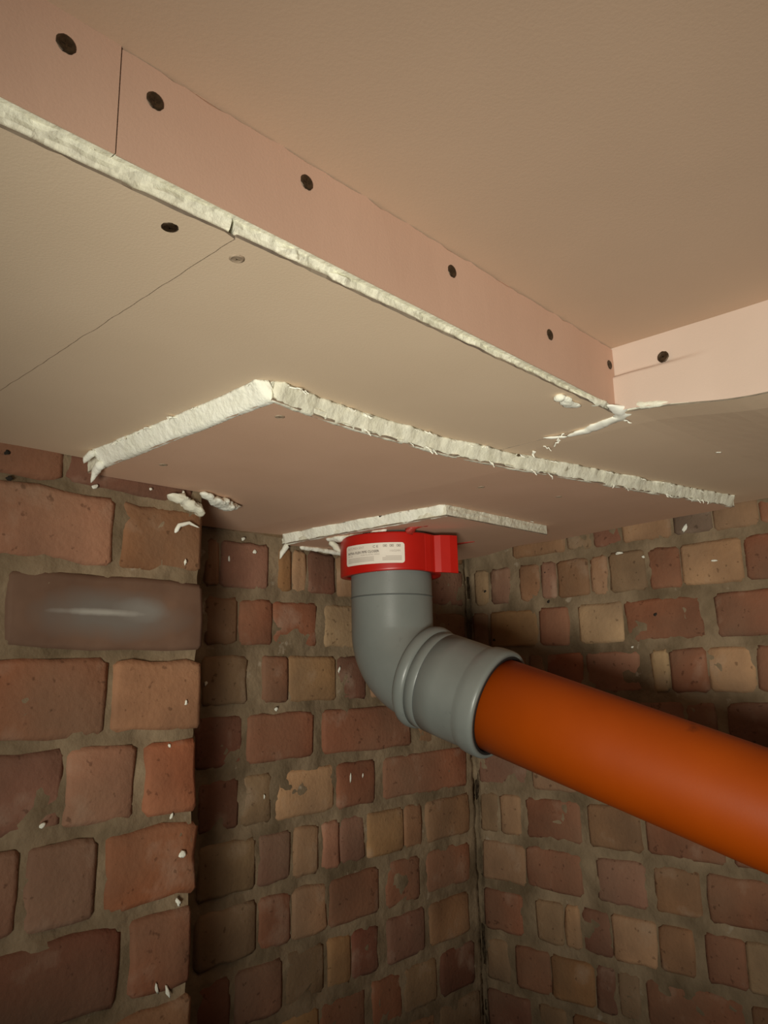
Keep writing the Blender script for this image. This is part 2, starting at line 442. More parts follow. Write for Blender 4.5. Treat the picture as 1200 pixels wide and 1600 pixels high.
def slab(name, pts, thick, layers, zfun, material, parent, step=0.005, off=0.0, seed=0.0, amp=1.0, bis=(), side=None,
         mapping=None, lean=0.0):
    ring = resample(pts, step)
    bm = bmesh.new()
    rings = []
    for l in range(layers + 1):
        t = l / layers
        rv = []
        for (x, y, nx, ny, rg) in ring:
            d = 0.0
            if rg > 0:
                d = rg * amp * (1.3 * nz3(x, y, seed + t * 1.7, 60) + 0.9 * nz3(x, y, seed + 3 + t * 4, 170)
                                + 0.5 * nz3(x, y, seed + t * 9, 420)) + off - lean * (1 - t)
            rv.append(bm.verts.new((x + nx * d, y + ny * d, t * thick)))
        rings.append(rv)
    n = len(ring)
    bottom = bm.faces.new(rings[0]); top = bm.faces.new(list(reversed(rings[-1])))
    sides = []
    for l in range(layers):
        for i in range(n):
            sides.append(bm.faces.new((rings[l][i], rings[l][(i + 1) % n], rings[l + 1][(i + 1) % n], rings[l + 1][i])))
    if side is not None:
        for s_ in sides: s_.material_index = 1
    for px, ax in bis:
        nrm = (1, 0, 0) if ax == 'x' else (0, 1, 0)
        co = (px, 0, 0) if ax == 'x' else (0, px, 0)
        bmesh.ops.bisect_plane(bm, geom=bm.verts[:] + bm.edges[:] + bm.faces[:], plane_co=co, plane_no=nrm)
    big = [fc for fc in bm.faces if len(fc.verts) > 4]
    bmesh.ops.triangulate(bm, faces=big)
    for vv in bm.verts:
        x, y, z = vv.co
        if mapping: vv.co = mapping(x, y, z)
        else: vv.co = (x, y, z + zfun(x, y) + Z0)
    bmesh.ops.recalc_face_normals(bm, faces=bm.faces)
    me = bpy.data.meshes.new(name)
    bm.to_mesh(me); bm.free()
    me.materials.append(material)
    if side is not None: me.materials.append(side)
    o = bpy.data.objects.new(name, me); COL.objects.link(o)
    o.parent = parent
    if parent is not None: o.location = -Vector(parent.location)
    return o

_screw = {}
def screw(parent, pos, nrm, r=0.0042, pale=False):
    """countersunk cross-head screw with a small dimple ring"""
    key = (round(r, 4), pale)
    if key not in _screw:
        bm = bmesh.new()
        prof = [(1.25, 0.0000), (1.15, 0.00035), (0.98, 0.00060), (0.70, 0.00030), (0.0, 0.00018)]
        S = 20; rings = []
        for k, (q, h) in enumerate(prof[:-1]):
            jit = 0.05 if k < 1 else 0.0
            rings.append([bm.verts.new((q * r * (1 + jit * math.sin(3.1 * i + k)) * math.cos(2 * math.pi * i / S),
                                        q * r * (1 + jit * math.cos(2.3 * i)) * math.sin(2 * math.pi * i / S), h)) for i in range(S)])
        c = bm.verts.new((0, 0, prof[-1][1]))
        for a, b in zip(rings, rings[1:]):
            for i in range(S): bm.faces.new((a[i], a[(i + 1) % S], b[(i + 1) % S], b[i]))
        for i in range(S): bm.faces.new((rings[-1][i], rings[-1][(i + 1) % S], c))
        for a in (0, math.pi / 2):               # cross slot bars
            dx, dy = math.cos(a), math.sin(a)
            q = [bm.verts.new((dx * s1 * 0.55 * r - dy * s2 * 0.12 * r, dy * s1 * 0.55 * r + dx * s2 * 0.12 * r, 0.00042)) for s1, s2 in ((-1, -1), (1, -1), (1, 1), (-1, 1))]
            bm.faces.new(q)
        me = bpy.data.meshes.new('screw'); bm.to_mesh(me); bm.free()
        me.materials.append(M['screwpale'] if pale else M['screw'])
        _screw[key] = me
    o = bpy.data.objects.new('screw', _screw[key]); COL.objects.link(o)
    o.parent = parent
    o.location = Vector(pos) + Vector((0, 0, Z0)) - Vector(parent.location)
    o.rotation_mode = 'QUATERNION'
    o.rotation_quaternion = Vector(nrm).to_track_quat('Z', 'Y')
    return o

_shreds = []
for q in range(5):
    rg = random.Random(90 + q)
    bm = bmesh.new()
    K = 6; prev = None
    w0 = rg.uniform(0.0012, 0.0028); bend = rg.uniform(0.4, 1.6)
    for i in range(K):
        t = i / (K - 1)
        w = w0 * (1 - 0.75 * t) * rg.uniform(0.7, 1.2)
        x = 0.009 * t; z = -0.004 * bend * t * t + 0.0008 * rg.uniform(-1, 1)
        y = 0.002 * rg.uniform(-1, 1)
        row = [bm.verts.new((x, y - w, z)), bm.verts.new((x, y + w, z + rg.uniform(-.0006, .0006))), bm.verts.new((x, y + w, z + 0.0007)), bm.verts.new((x, y - w, z + 0.0007))]
        if prev:
            for j in range(4): bm.faces.new((prev[j], prev[(j + 1) % 4], row[(j + 1) % 4], row[j]))
        else: bm.faces.new(row)
        prev = row
    bm.faces.new(list(reversed(prev)))
    bmesh.ops.recalc_face_normals(bm, faces=bm.faces)
    me = bpy.data.meshes.new('torn_paper'); bm.to_mesh(me); bm.free(); me.materials.append(M['paperwhite'])
    _shreds.append(me)

def shred(parent, pos, az, size=1.0, droop=0.0, k=None):
    me = _shreds[rng.randrange(5) if k is None else k]
    o = bpy.data.objects.new('torn_paper', me); COL.objects.link(o)
    o.parent = parent
    o.location = Vector(pos) + Vector((0, 0, Z0)) - Vector(parent.location)
    o.rotation_euler = (rng.uniform(-0.5, 0.5), droop, az)
    o.scale = (size, size, size)
    return o

def lump(name, parent, path, rad, material, seed=0.0, amp=0.35, seg=10, flat=1.0, cap=0.35):
    """irregular rope of filler along a path; rad is a list of radii (world coordinates, z from the eye)"""
    pts = [Vector(p) + Vector((0, 0, Z0)) for p in path]
    org = Vector(parent.location) if parent is not None else pts[0].copy()
    # resample
    P, Rr = [], []
    for i in range(len(pts) - 1):
        k = max(2, int((pts[i + 1] - pts[i]).length / 0.0025))
        for j in range(k):
            t = j / k
            P.append(pts[i].lerp(pts[i + 1], t)); Rr.append(rad[i] * (1 - t) + rad[i + 1] * t)
    P.append(pts[-1]); Rr.append(rad[-1])
    vs, fs = [], []
    for i, p in enumerate(P):
        t = (P[min(i + 1, len(P) - 1)] - P[max(i - 1, 0)]).normalized()
        a = t.cross(Vector((0, 0, 1)));
        if a.length < 1e-4: a = Vector((1, 0, 0))
        a.normalize(); b = a.cross(t)
        rr = Rr[i] * (cap if i in (0, len(P) - 1) else 1)
        for s in range(seg):
            th = 2 * math.pi * s / seg
            d = a * math.cos(th) + b * math.sin(th) * flat
            q = p + d * rr
            m_ = 1 + amp * (nz3(q.x, q.y, q.z + seed, 130) + 0.6 * nz3(q.x, q.y, q.z + seed, 330))
            vs.append(p + d * rr * m_ - org)
    n = len(P)
    for i in range(n - 1):
        for s in range(seg):
            fs.append((i * seg + s, i * seg + (s + 1) % seg, (i + 1) * seg + (s + 1) % seg, (i + 1) * seg + s))
    fs.append(tuple(range(seg))); fs.append(tuple((n - 1) * seg + s for s in reversed(range(seg))))
    return py_obj(name, vs, fs, material, parent, (0, 0, 0) if parent is not None else org, True)

def fleck(parent, pos, r, nrm, stretch=1.0, rot=0.0, material=None):
    bm = bmesh.new()
    bmesh.ops.create_icosphere(bm, subdivisions=2, radius=r)
    sd = rng.random() * 50
    for vv in bm.verts:
        vv.co *= 0.85 + 0.7 * noise.noise(vv.co * (1.2 / r) + Vector((sd, 0, 0)))
        vv.co.z *= 0.25
        vv.co.x *= stretch
    o = bm_obj('plaster_fleck', bm, material or M['filler'], parent, Vector(pos) + Vector((0, 0, Z0)) - Vector(parent.location), True)
    o.rotation_mode = 'QUATERNION'
    from mathutils import Quaternion
    o.rotation_quaternion = Vector(nrm).to_track_quat('Z', 'Y') @ Quaternion((0, 0, 1), rot)
    return o

# --- ceiling
v, f = [], []
box_faces(v, f, (-1.2, -1.2, Z0 + 0.256), (0.585, 0.285, Z0 + 0.285))
box_faces(v, f, (-1.2, 0.285, Z0 + 0.27), (1.2, 0.92, Z0 + 0.285))
box_faces(v, f, (0.585, -1.2, Z0 + 0.27), (1.2, 0.285, Z0 + 0.285))
ceiling = py_obj('ceiling', v, f, M['ceil'])
tag(ceiling, 'plain boarded ceiling above the dropped box', kind='structure')
v, f = [], []
box_faces(v, f, (-1.2, -1.2, -0.1), (1.2, 0.92, 0.0))
floor = py_obj('floor', v, f, M['floor'])
tag(floor, 'bare concrete floor', kind='structure')

XF, YF = 0.561, 0.261
def board(loc, label):
    return empty('plasterboard_panel', (loc[0], loc[1], loc[2] + Z0), label, 'plasterboard', 'plasterboard panels of the boxed soffit')

BISX = [(x / 100, 'x') for x in range(-100, 120, 10)] + [(0.6, 'x')]

def make_board(root, pts, zf, face_mat, thick=0.0115, paper=0.0015, seed=0.0, core=True, amp=0.0016, step=0.005, bis=None, lean=0.0, lip=0.0):
    pts2 = [(x, y, r * amp) for x, y, r in pts]
    bis = BISX if bis is None else bis
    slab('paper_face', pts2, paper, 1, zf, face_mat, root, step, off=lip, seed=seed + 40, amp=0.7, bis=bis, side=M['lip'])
    slab('gypsum_core', pts2, thick - paper, 4, lambda x, y: zf(x, y) + paper, M['gypsum'], root, step, seed=seed, bis=bis, lean=lean)

# --- vertical boards of the box (fascia)
def fascia_y(root, x0, x1, zb, zt, seed, wob):
    """board standing in the plane y = YF, facing the camera side (-Y)"""
    def mp(a, b, c):
        return (a, YF + 0.0005 * nz3(a, b, seed, 20) + c, b + Z0)
    pts = [(x0, zb, 0.0), (x1, zb, 0.0), (x1, zt, wob), (x0, zt, 0.0)]
    o = slab('paper_face', pts, 0.0010, 1, None, M['pink'], root, 0.006, seed=seed, mapping=mp, bis=[(x / 50, 'x') for x in range(-50, 29)])
    def mp2(a, b, c):
        return (a, YF + 0.0010 + c, b + Z0)
    slab('gypsum_core', [(x0, zb, 0.0), (x1, zb, 0.0), (x1, zt, 0), (x0, zt, 0.0)], 0.0115, 1, None, M['gypsum'], root, 0.01, seed=seed, mapping=mp2)

b1 = board((-0.3, YF, 0.207), 'short pink upright board at the far left, left of the vertical joint')
fascia_y(b1, -1.2, 0.1293, 0.2062, 0.2562, 2.0, 0.0003)
screw(b1, (0.1069, YF - 0.0002, 0.2421), (0, -1, 0), 0.0033)
b2 = board((0.33, YF, 0.207), 'long pink upright board with a row of dark screws, facing the viewer')
fascia_y(b2, 0.1301, XF - 0.001, 0.2062, 0.2552, 5.0, 0.0011)
for x, z in ((0.1456, 0.2398), (0.2307, 0.2436), (0.3487, 0.2413), (0.4616, 0.2363), (0.5525, 0.2400)):
    screw(b2, (x, YF - 0.0002, z), (0, -1, 0), 0.0033 if x < 0.5 else 0.0030)

b3 = board((XF, 0.1, 0.2), 'pink upright board on the right, colour lightened for the strong light on it, with one dark screw near the corner')
def fascia2():
    bm = bmesh.new()
    ys = [YF + 0.004 - 0.004 * i for i in range(60)] + [-0.1, -0.4, -0.8, -1.2]
    zz = [0.0015 * i for i in range(44)]
    grid = []
    for y in ys:
        row = []
        sg_ = max(0.0, min(1.0, (0.262 - y) / 0.115)); zlow = zs(XF) - 0.0125 * sg_ * sg_ * (3 - 2 * sg_) + 0.0004
        for zi in zz:
            z = zlow + (0.2562 - zlow) * zi / zz[-1]
            t = max(0.0, min(1.0, (0.2325 - z) / 0.0022)); t = t * t * (3 - 2 * t)
            k = max(0.0, min(1.0, (y - 0.185) / 0.06))
            dx = -0.0042 * t * k - 0.0018 * max(0, min(1, (z - 0.2325) / 0.02)) * k
            row.append(bm.verts.new((XF + dx + 0.0006 * nz3(y, z, 3, 25), y, z + Z0)))
        grid.append(row)
    for i in range(len(ys) - 1):
        for j in range(len(zz) - 1):
            bm.faces.new((grid[i][j], grid[i][j + 1], grid[i + 1][j + 1], grid[i + 1][j]))
    o = bm_obj('paper_face', bm, M['litpink'], b3, -Vector(b3.location), True)
    vv, ff = [], []
    box_faces(vv, ff, (XF + 0.002, -1.2, Z0 + 0.2125), (XF + 0.0125, YF + 0.01, Z0 + 0.2555))
    py_obj('gypsum_core', vv, ff, M['gypsum'], b3, -Vector(b3.location))
fascia2()
screw(b3, (XF - 0.0024, 0.2198, 0.2359), (-1, 0, 0), 0.0036)

# --- first layer of soffit boards
XJ = 0.190          # joint between the two front boards
XK = 0.577          # joint with the board on the right
YE = 0.2645         # raw front edge
a1 = board((-0.3, YE, 0.19), 'beige soffit board at the far left with one screw beside its diagonal joint')
zf1 = lambda x, y: zs(x) - 0.0006
make_board(a1, [(-1.2, YE, 1.0), (XJ - 0.0012, YE, 0.5), (XJ - 0.0012, YP - 0.001, 0), (-1.2, YP - 0.001, 0)], zf1, M['beige'], seed=1.0, lean=0.002, lip=0.0012)
screw(a1, (0.164, 0.2763, zf1(0.164, 0) - 0.0002), (0, 0, -1), 0.0030)
a2 = board((0.38, YE, 0.19), 'beige soffit board in the middle with a long raw white front edge')
zf2 = lambda x, y: zs(x)
make_board(a2, [(XJ + 0.0006, YE, 1.0), (XK - 0.001, YE + 0.0005, 0.6), (XK - 0.001, YB - 0.006, 0), (XP + 0.006, YB - 0.006, 0),
                (XP + 0.006, YP - 0.001, 0), (XJ + 0.0008, YP - 0.001, 0.4)], zf2, M['beige'], seed=7.0, lean=0.002, lip=0.0012)
screw(a2, (0.2016, 0.2782, zf2(0.2, 0) - 0.0002), (0, 0, -1), 0.0030, True)
a3 = board((0.8, 0.2, 0.19), 'brown-beige soffit board on the right under the lightened upright board')
def zf3(x, y):
    s = max(0.0, min(1.0, (0.262 - y) / 0.115)); s = s * s * (3 - 2 * s)
    return zs(x) - 0.0125 * s * max(0.0, 1 - max(0, x - 0.60) / 0.35)
make_board(a3, [(XF + 0.0030, 0.262, 0.6), (XF + 0.0030, -1.2, 0), (XW - 0.004, -1.2, 0), (XW - 0.004, YB - 0.006, 0), (XK + 0.001, YB - 0.006, 0.5), (XK + 0.001, 0.262, 0.6)],
           zf3, M['beige'], seed=12.0, bis=BISX + [(0.65, 'x'), (0.75, 'x')] + [(0.262 - 0.015 * i, 'y') for i in range(9)])
fleck(a3, (0.7624, 0.2554, zf3(0.7624, 0.2554) - 0.0003), 0.0026, (0, 0, -1), 1.5, 0.8)

# --- second layer
bb = board((0.6, 0.5, 0.18), 'large dull pink board fixed under the soffit with broad white cut edges')
zfb = lambda x, y: zs(x) - 0.0135
make_board(bb, [(0.3155, 0.392, 0.8), (0.36, 0.3975, 1.3), (0.407, 0.4005, 1.3), (0.516, 0.399, 1.3), (0.600, 0.387, 1.2), (0.700, 0.374, 1.2), (0.820, 0.3605, 1.0),
                (1.034, 0.334, 0.4), (1.040, 0.372, 0), (1.052, 0.47, 0), (1.066, 0.53, 0), (XW - 0.004, 0.62, 0), (XW - 0.004, YB - 0.006, 0), (XP + 0.006, YB - 0.006, 0), (XP + 0.006, YP - 0.001, 0),
                (0.3155, YP - 0.001, 0.7)], zfb, M['rose'], thick=0.0133, seed=21.0, amp=0.0015)
for x, y in ((0.3418, 0.4159), (0.3502, 0.5849), (0.6434, 0.4556), (0.7631, 0.4346)):
    screw(bb, (x, y, zfb(x, y) - 0.0001), (0, 0, -1), 0.0030, True)

# --- third layer, a small patch around the pipe
cc = board((0.85, 0.68, 0.17), 'small pink patch board against the brick corner, around the pipe collar')
zfc = lambda x, y: zs(x) - 0.027
make_board(cc, [(0.668, YB - 0.006, 0.9), (0.6705, 0.732, 0.9), (0.677, 0.647, 0.8), (0.687, 0.5375, 0.8), (0.776, 0.5445, 0.6), (0.939, 0.557, 0.4), (0.968, 0.580, 0), (1.003, 0.658, 0),
                (1.052, 0.742, 0), (1.062, YB - 0.006, 0)], zfc, M['rose'], thick=0.0133, seed=31.0, amp=0.0014)

# ------------------------------------------------------------------ white filler and torn paper on the boards
def skim(parent, line, ztop, zbot, w_top, seed, material, amp=1.0, tail=()):
    """filler knifed over a cut edge: from the upper board (w_top outside the edge) down to the lower corner.
    line: [(x, y)] along the bottom corner, outward side on the left hand when walking along it"""
    P = []
    for (xa, ya), (xb, yb) in zip(line, line[1:]):
        k = max(2, int(math.hypot(xb - xa, yb - ya) / 0.0025))
        for q in range(k): P.append((xa + (xb - xa) * q / k, ya + (yb - ya) * q / k))
    P.append(line[-1])
    vs, fs = [], []
    prof = [(1.0, 0.0), (0.86, 0.14), (0.68, 0.36), (0.50, 0.58), (0.33, 0.80), (0.14, 0.97), (-0.25, 1.0), (-0.5, 0.9)]
    n = len(P)
    for i_, (x, y) in enumerate(P):
        xa, ya = P[max(i_ - 1, 0)]; xb, yb = P[min(i_ + 1, n - 1)]
        L = math.hypot(xb - xa, yb - ya); nx, ny = -(yb - ya) / L, (xb - xa) / L
        wob = w_top * (1 + 0.40 * amp * nz3(x, y, seed, 24) + 0.22 * amp * nz3(x, y, seed + 2, 90))
        end = min(1.0, 0.35 + min(i_, n - 1 - i_) / 3.0)
        drop = 0.0009 * amp * nz3(x, y, seed + 9, 40) + 0.0005 * amp * nz3(x, y, seed + 4, 130)
        for k, (u, w) in enumerate(prof):
            d = u * wob + (0.0011 * amp * nz3(x, y, seed + k * 0.35, 95) if 0 < k < 6 else 0)
            zt, zb_ = ztop(x, y) + 0.0004, zbot(x, y) - drop - 0.0004
            vs.append(Vector((x + nx * d * (end if u > 0 else 1), y + ny * d * (end if u > 0 else 1), zt + (zb_ - zt) * w + Z0)) - Vector(parent.location))
    m = len(prof)
    for i_ in range(n - 1):
        for k in range(m - 1): fs.append((i_ * m + k, i_ * m + k + 1, (i_ + 1) * m + k + 1, (i_ + 1) * m + k))
        fs.append((i_ * m + m - 1, i_ * m, (i_ + 1) * m, (i_ + 1) * m + m - 1))
    fs.append(tuple(range(m))); fs.append(tuple((n - 1) * m + k for k in reversed(range(m))))
    return py_obj('filler_skim', vs, fs, material, parent, (0, 0, 0), True)

skim(bb, [(0.3165, 0.3925), (0.3160, 0.45), (0.3160, 0.53), (0.3155, 0.60), (0.3150, 0.630)], lambda x, y: zs(x), zfb, 0.0105, 4.0, M['filler'], 0.5)
skim(bb, [(1.030, 0.3355), (0.820, 0.3620), (0.700, 0.3755), (0.600, 0.3885), (0.516, 0.4005), (0.407, 0.4020), (0.36, 0.3990), (0.3165, 0.3930)],
     lambda x, y: zs(x), zfb, 0.0068, 14.0, M['gypsum'], 1.3)
lump('filler_tail', bb, [(0.3120, 0.620, 0.187), (0.3118, 0.632, 0.181), (0.3110, 0.637, 0.172)], [0.0055, 0.0036, 0.0008], M['filler'], 5.0, 0.3)
lump('filler_tail', bb, [(0.3050, 0.622, 0.1965), (0.3035, 0.633, 0.1915), (0.3030, 0.636, 0.188)], [0.0040, 0.0028, 0.0010], M['filler'], 6.0, 0.4)
skim(cc, [(0.6890, 0.538), (0.679, 0.647), (0.6725, 0.732), (0.670, YB - 0.008)], zfb, zfc, 0.0075, 8.0, M['filler'], 1.3)
lump('filler_tail', cc, [(0.672, 0.800, 0.178), (0.668, 0.806, 0.166), (0.666, 0.808, 0.158)], [0.005, 0.0032, 0.001], M['filler'], 9.0, 0.45)
lump('filler_daub', cc, [(0.684, 0.735, 0.1775), (0.690, 0.710, 0.1755), (0.700, 0.676, 0.1755), (0.697, 0.640, 0.1785)], [0.004, 0.0080, 0.0080, 0.003], M['filler'], 10.0, 0.55, flat=0.6)
lump('filler_daub', cc, [(0.690, 0.735, 0.1755), (0.694, 0.728, 0.1665), (0.698, 0.722, 0.1600)], [0.0050, 0.0042, 0.0015], M['gypsum'], 11.0, 0.55)
for i in range(16):
    y = 0.40 + 0.225 * rng.random()
    shred(bb, (0.3075, y, zs(.3) - 0.001), math.pi + rng.uniform(-.9, .9), rng.uniform(0.35, 0.9), 0.1)
for i in range(40):
    t = rng.random()
    xs = [0.3155, 0.407, 0.516, 0.600, 0.700, 0.820, 1.03]; ysx = [0.392, 0.4005, 0.399, 0.387, 0.374, 0.3605, 0.334]
    x = 0.32 + 0.68 * t
    k = max(j for j in range(6) if xs[j] <= x)
    y = ysx[k] + (ysx[k + 1] - ysx[k]) * (x - xs[k]) / (xs[k + 1] - xs[k])
    up = rng.random() < 0.6
    shred(bb, (x, y - (0.0055 if up else 0.0010), (zs(x) - 0.002) if up else zfb(x, y) + 0.001), -math.pi / 2 + rng.uniform(-1.2, 1.2), rng.uniform(0.35, 0.95), 0.15 if up else 0.6)
for i in range(6):
    y = 0.55 + 0.22 * rng.random()
    shred(cc, (0.674, y, zfc(.68, y) + 0.011), math.pi + rng.uniform(-1, 1), rng.uniform(0.3, 0.6), 0.1)
for i in range(5):
    x = 0.70 + 0.2 * rng.random()
    shred(cc, (x, 0.541, zfc(x, .54) + 0.011), -math.pi / 2 + rng.uniform(-1, 1), rng.uniform(0.25, 0.5), 0.1)
for i in range(12):
    x = 0.10 + 0.44 * rng.random()
    shred(a2 if x > XJ else a1, (x, YE + 0.001, zs(x) + 0.0105), -math.pi / 2 + rng.uniform(-1.3, 1.3), rng.uniform(0.18, 0.35), 0.2)
# rolled sliver where the middle and right boards meet, and the knob of filler beside it
lump('torn_sliver', a3, [(0.545, 0.262, 0.2045), (0.560, 0.260, 0.2030), (0.5705, 0.263, 0.2015), (0.575, 0.282, 0.2010), (0.5785, 0.302, 0.2000), (0.5795, 0.318, 0.1990)],
     [0.0020, 0.0062, 0.0068, 0.0056, 0.0046, 0.0020], M['paperwhite'], 14.0, 0.55, seg=14, flat=0.42)
lump('torn_sliver', a3, [(0.5795, 0.318, 0.1990), (0.5740, 0.330, 0.1995), (0.5700, 0.336, 0.2000)], [0.0020, 0.0022, 0.0008], M['paperwhite'], 19.0, 0.5, flat=0.5)
lump('torn_sliver', a2, [(0.500, 0.2665, 0.2050), (0.520, 0.2655, 0.2050), (0.545, 0.2640, 0.2050)], [0.0010, 0.0034, 0.0040], M['gypsum'], 20.0, 0.5)
lump('torn_sliver', a3, [(0.5595, 0.246, 0.2035), (0.5600, 0.232, 0.2010), (0.5600, 0.215, 0.1985)], [0.0034, 0.0026, 0.0012], M['gypsum'], 15.0, 0.5)
lump('filler_knob', a2, [(0.4855, 0.2735, 0.1995), (0.489, 0.2725, 0.1985), (0.4925, 0.2735, 0.1985)], [0.0040, 0.0048, 0.0030], M['filler'], 16.0, 0.35, flat=0.6)
lump('filler_knob', a2, [(0.492, 0.2705, 0.2000), (0.500, 0.2725, 0.1985), (0.508, 0.2735, 0.1985), (0.517, 0.2700, 0.1985)], [0.0030, 0.0052, 0.0046, 0.0014], M['filler'], 18.0, 0.55, seg=14, flat=0.45)
for p_, az, s_ in (((0.5755, 0.318, 0.2000), 2.0, 0.9), ((0.590, 0.330, 0.2005), 1.6, 0.9), ((0.597, 0.352, 0.2010), -1.2, 0.9), ((0.602, 0.366, 0.2010), 0.3, 0.7), ((0.573, 0.262, 0.199), -0.7, 0.7)):
    shred(a3, p_, az, s_, 0.35)

# ------------------------------------------------------------------ sealant and plaster on the brickwork
PITS = ((0.2444, 0.6525, 0.1895), (0.2477, 0.6525, 0.168))
def thing(o, name, label, cat, group=None):
    o.name = name
    return tag(o, label, cat, group)
s1 = lump('sealant_lump', None, [(0.4310, 0.6460, 0.1835), (0.455, 0.6560, 0.1810), (0.478, 0.6660, 0.1800), (0.500, 0.6730, 0.1840)], [0.0035, 0.0072, 0.0076, 0.0016], M['filler'], 30.0, 0.7, seg=16, flat=0.6)
tag(s1, 'white sealant lump hanging under the soffit at the brick pier corner', 'sealant')
s2 = lump('sealant_bead', None, [(0.700, YB - 0.006, 0.1775), (0.76, YB - 0.008, 0.1765), (0.83, YB - 0.008, 0.1775), (0.92, YB - 0.008, 0.181)], [0.0030, 0.0036, 0.0036, 0.003], M['filler'], 33.0, 0.3)
tag(s2, 'thin white sealant bead between patch board and wall, left of red collar', 'sealant')
s3 = lump('plaster_curl', None, [(0.4053, 0.6505, 0.1405), (0.4093, 0.6500, 0.1482), (0.4200, 0.6495, 0.1520), (0.4327, 0.6505, 0.1488)], [0.0022, 0.0022, 0.0015, 0.0007], M['paperwhite'], 35.0, 0.2)
tag(s3, 'white curled plaster scraping stuck on the top corner brick of the pier', 'plaster')
s4 = lump('plaster_daub', None, [(0.3960, 0.6520, 0.1770), (0.4105, 0.6505, 0.1745), (0.4250, 0.6510, 0.1690), (0.4380, 0.6530, 0.1620)], [0.0040, 0.0085, 0.0080, 0.0040], M['gypsum'], 37.0, 0.8, seg=16, flat=0.5)
tag(s4, 'grey-white plaster daub at the pier corner just under the soffit', 'plaster')
for (x, y, z), r, st, rot in (((0.4257, 0.652, -0.155), 0.0036, 1.1, 0), ((0.4226, 0.652, -0.1943), 0.0026, 1.8, 2.2), ((0.4151, 0.652, -0.2655), 0.0022, 3.0, 1.9), ((0.2946, 0.652, -0.1114), 0.0022, 1.6, .5),
        ((0.322, 0.652, 0.1732), 0.0024, 1.6, .5), ((0.4248, 0.652, -0.0206), 0.0017, 1.6, 1.5), ((0.4084, 0.652, -0.0584), 0.0016, 1.2, 1.5), ((0.4191, 0.652, 0.1134), 0.0018, 1.8, 1.5),
        ((0.413, 0.652, -0.1202), 0.0018, 1.6, 1.2), ((0.4042, 0.652, -0.2599), 0.0016, 3.2, 1.8), ((0.3781, 0.652, 0.180), 0.0016, 1.2, 0), ((0.4125, 0.6495, 0.1790), 0.0028, 1.7, 1.1), ((0.4330, 0.6495, 0.1690), 0.0030, 1.8, 2.0)):
    fleck(wall_left, (x, y, z), r, (0, -1, 0), st, rot)
for (x, y, z), r, st, rot in (((0.663, 0.809, -0.0388), 0.0028, 1.3, 0), ((0.6243, 0.809, 0.1639), 0.0030, 1.2, 0), ((0.7965, 0.809, -0.1373), 0.0020, 3.2, 1.5), ((0.8207, 0.809, -0.1373), 0.0014, 2.5, 1.5),
        ((0.7761, 0.809, 0.0098), 0.0022, 2.4, 1.2), ((0.5838, 0.809, 0.1507), 0.0018, 2.4, 1.6), ((0.6053, 0.809, 0.1788), 0.0026, 1.8, .4), ((0.5539, 0.809, -0.0041), 0.0024, 1.4, 1), ((0.6445, 0.809, -0.1445), 0.0014, 2, 1.5)):
    fleck(wall_back, (x, y, z), r, (0, -1, 0), st, rot)
for (x, y, z), r, st, rot in (((1.087, 0.4869, 0.1636), 0.0024, 1.2, 0), ((1.087, 0.5243, 0.1739), 0.0024, 3.0, 0), ((1.087, 0.5158, 0.034), 0.0018, 1.2, 0), ((1.087, 0.3867, 0.1463), 0.0016, 3.5, 0), ((1.087, 0.4216, 0.1972), 0.0034, 2.0, 1.0)):
    fleck(wall_right, (x, y, z), r, (-1, 0, 0), st, rot)
for q_ in PITS:
    o = fleck(wall_left, q_, 0.0024, (0, -1, 0), 1.2, 0.4, M['dark']); o.name = 'pit'
for (x, y, z) in ((1.0885, 0.7735, 0.1382), (1.0885, 0.6515, 0.111), (1.0885, 0.76, 0.0555), (1.0885, 0.4775, 0.0788), (1.0885, 0.6539, 0.1575)):
    o = fleck(wall_right, (x, y, z), 0.0024, (-1, 0, 0), 1.2, 0.4, M['dark']); o.name = 'pit'
# ------------------------------------------------------------------ grey bend
PV = Vector((0.745, 0.677, 0.0))
MEET = Vector((0.745, 0.677, Z0 + 0.015))
D = Vector((0.1211, -0.9385, -0.3233)).normalized()

def sweep(name, pts, radii, material, parent, seg=48, origin=None, closed_ends=True, inner=None):
    vs, fs = [], []
    n = len(pts)
    tang = [(pts[min(i + 1, n - 1)] - pts[max(i - 1, 0)]).normalized() for i in range(n)]
    a = Vector((1, 0, 0)); a = (a - tang[0] * a.dot(tang[0])).normalized()
    for i in range(n):
        a = (a - tang[i] * a.dot(tang[i])).normalized()
        b = tang[i].cross(a)
        for s in range(seg):
            th = 2 * math.pi * s / seg
            vs.append(pts[i] + (a * math.cos(th) + b * math.sin(th)) * radii[i] - origin)
    for i in range(n - 1):
        for s in range(seg):
            fs.append((i * seg + s, i * seg + (s + 1) % seg, (i + 1) * seg + (s + 1) % seg, (i + 1) * seg + s))
    if closed_ends:
        fs.append(tuple(range(seg))); fs.append(tuple((n - 1) * seg + s for s in reversed(range(seg))))
    o = py_obj(name, vs, fs, material, parent, (0, 0, 0), False)
    for p in o.data.polygons: p.use_smooth = len(p.vertices) == 4
    return o

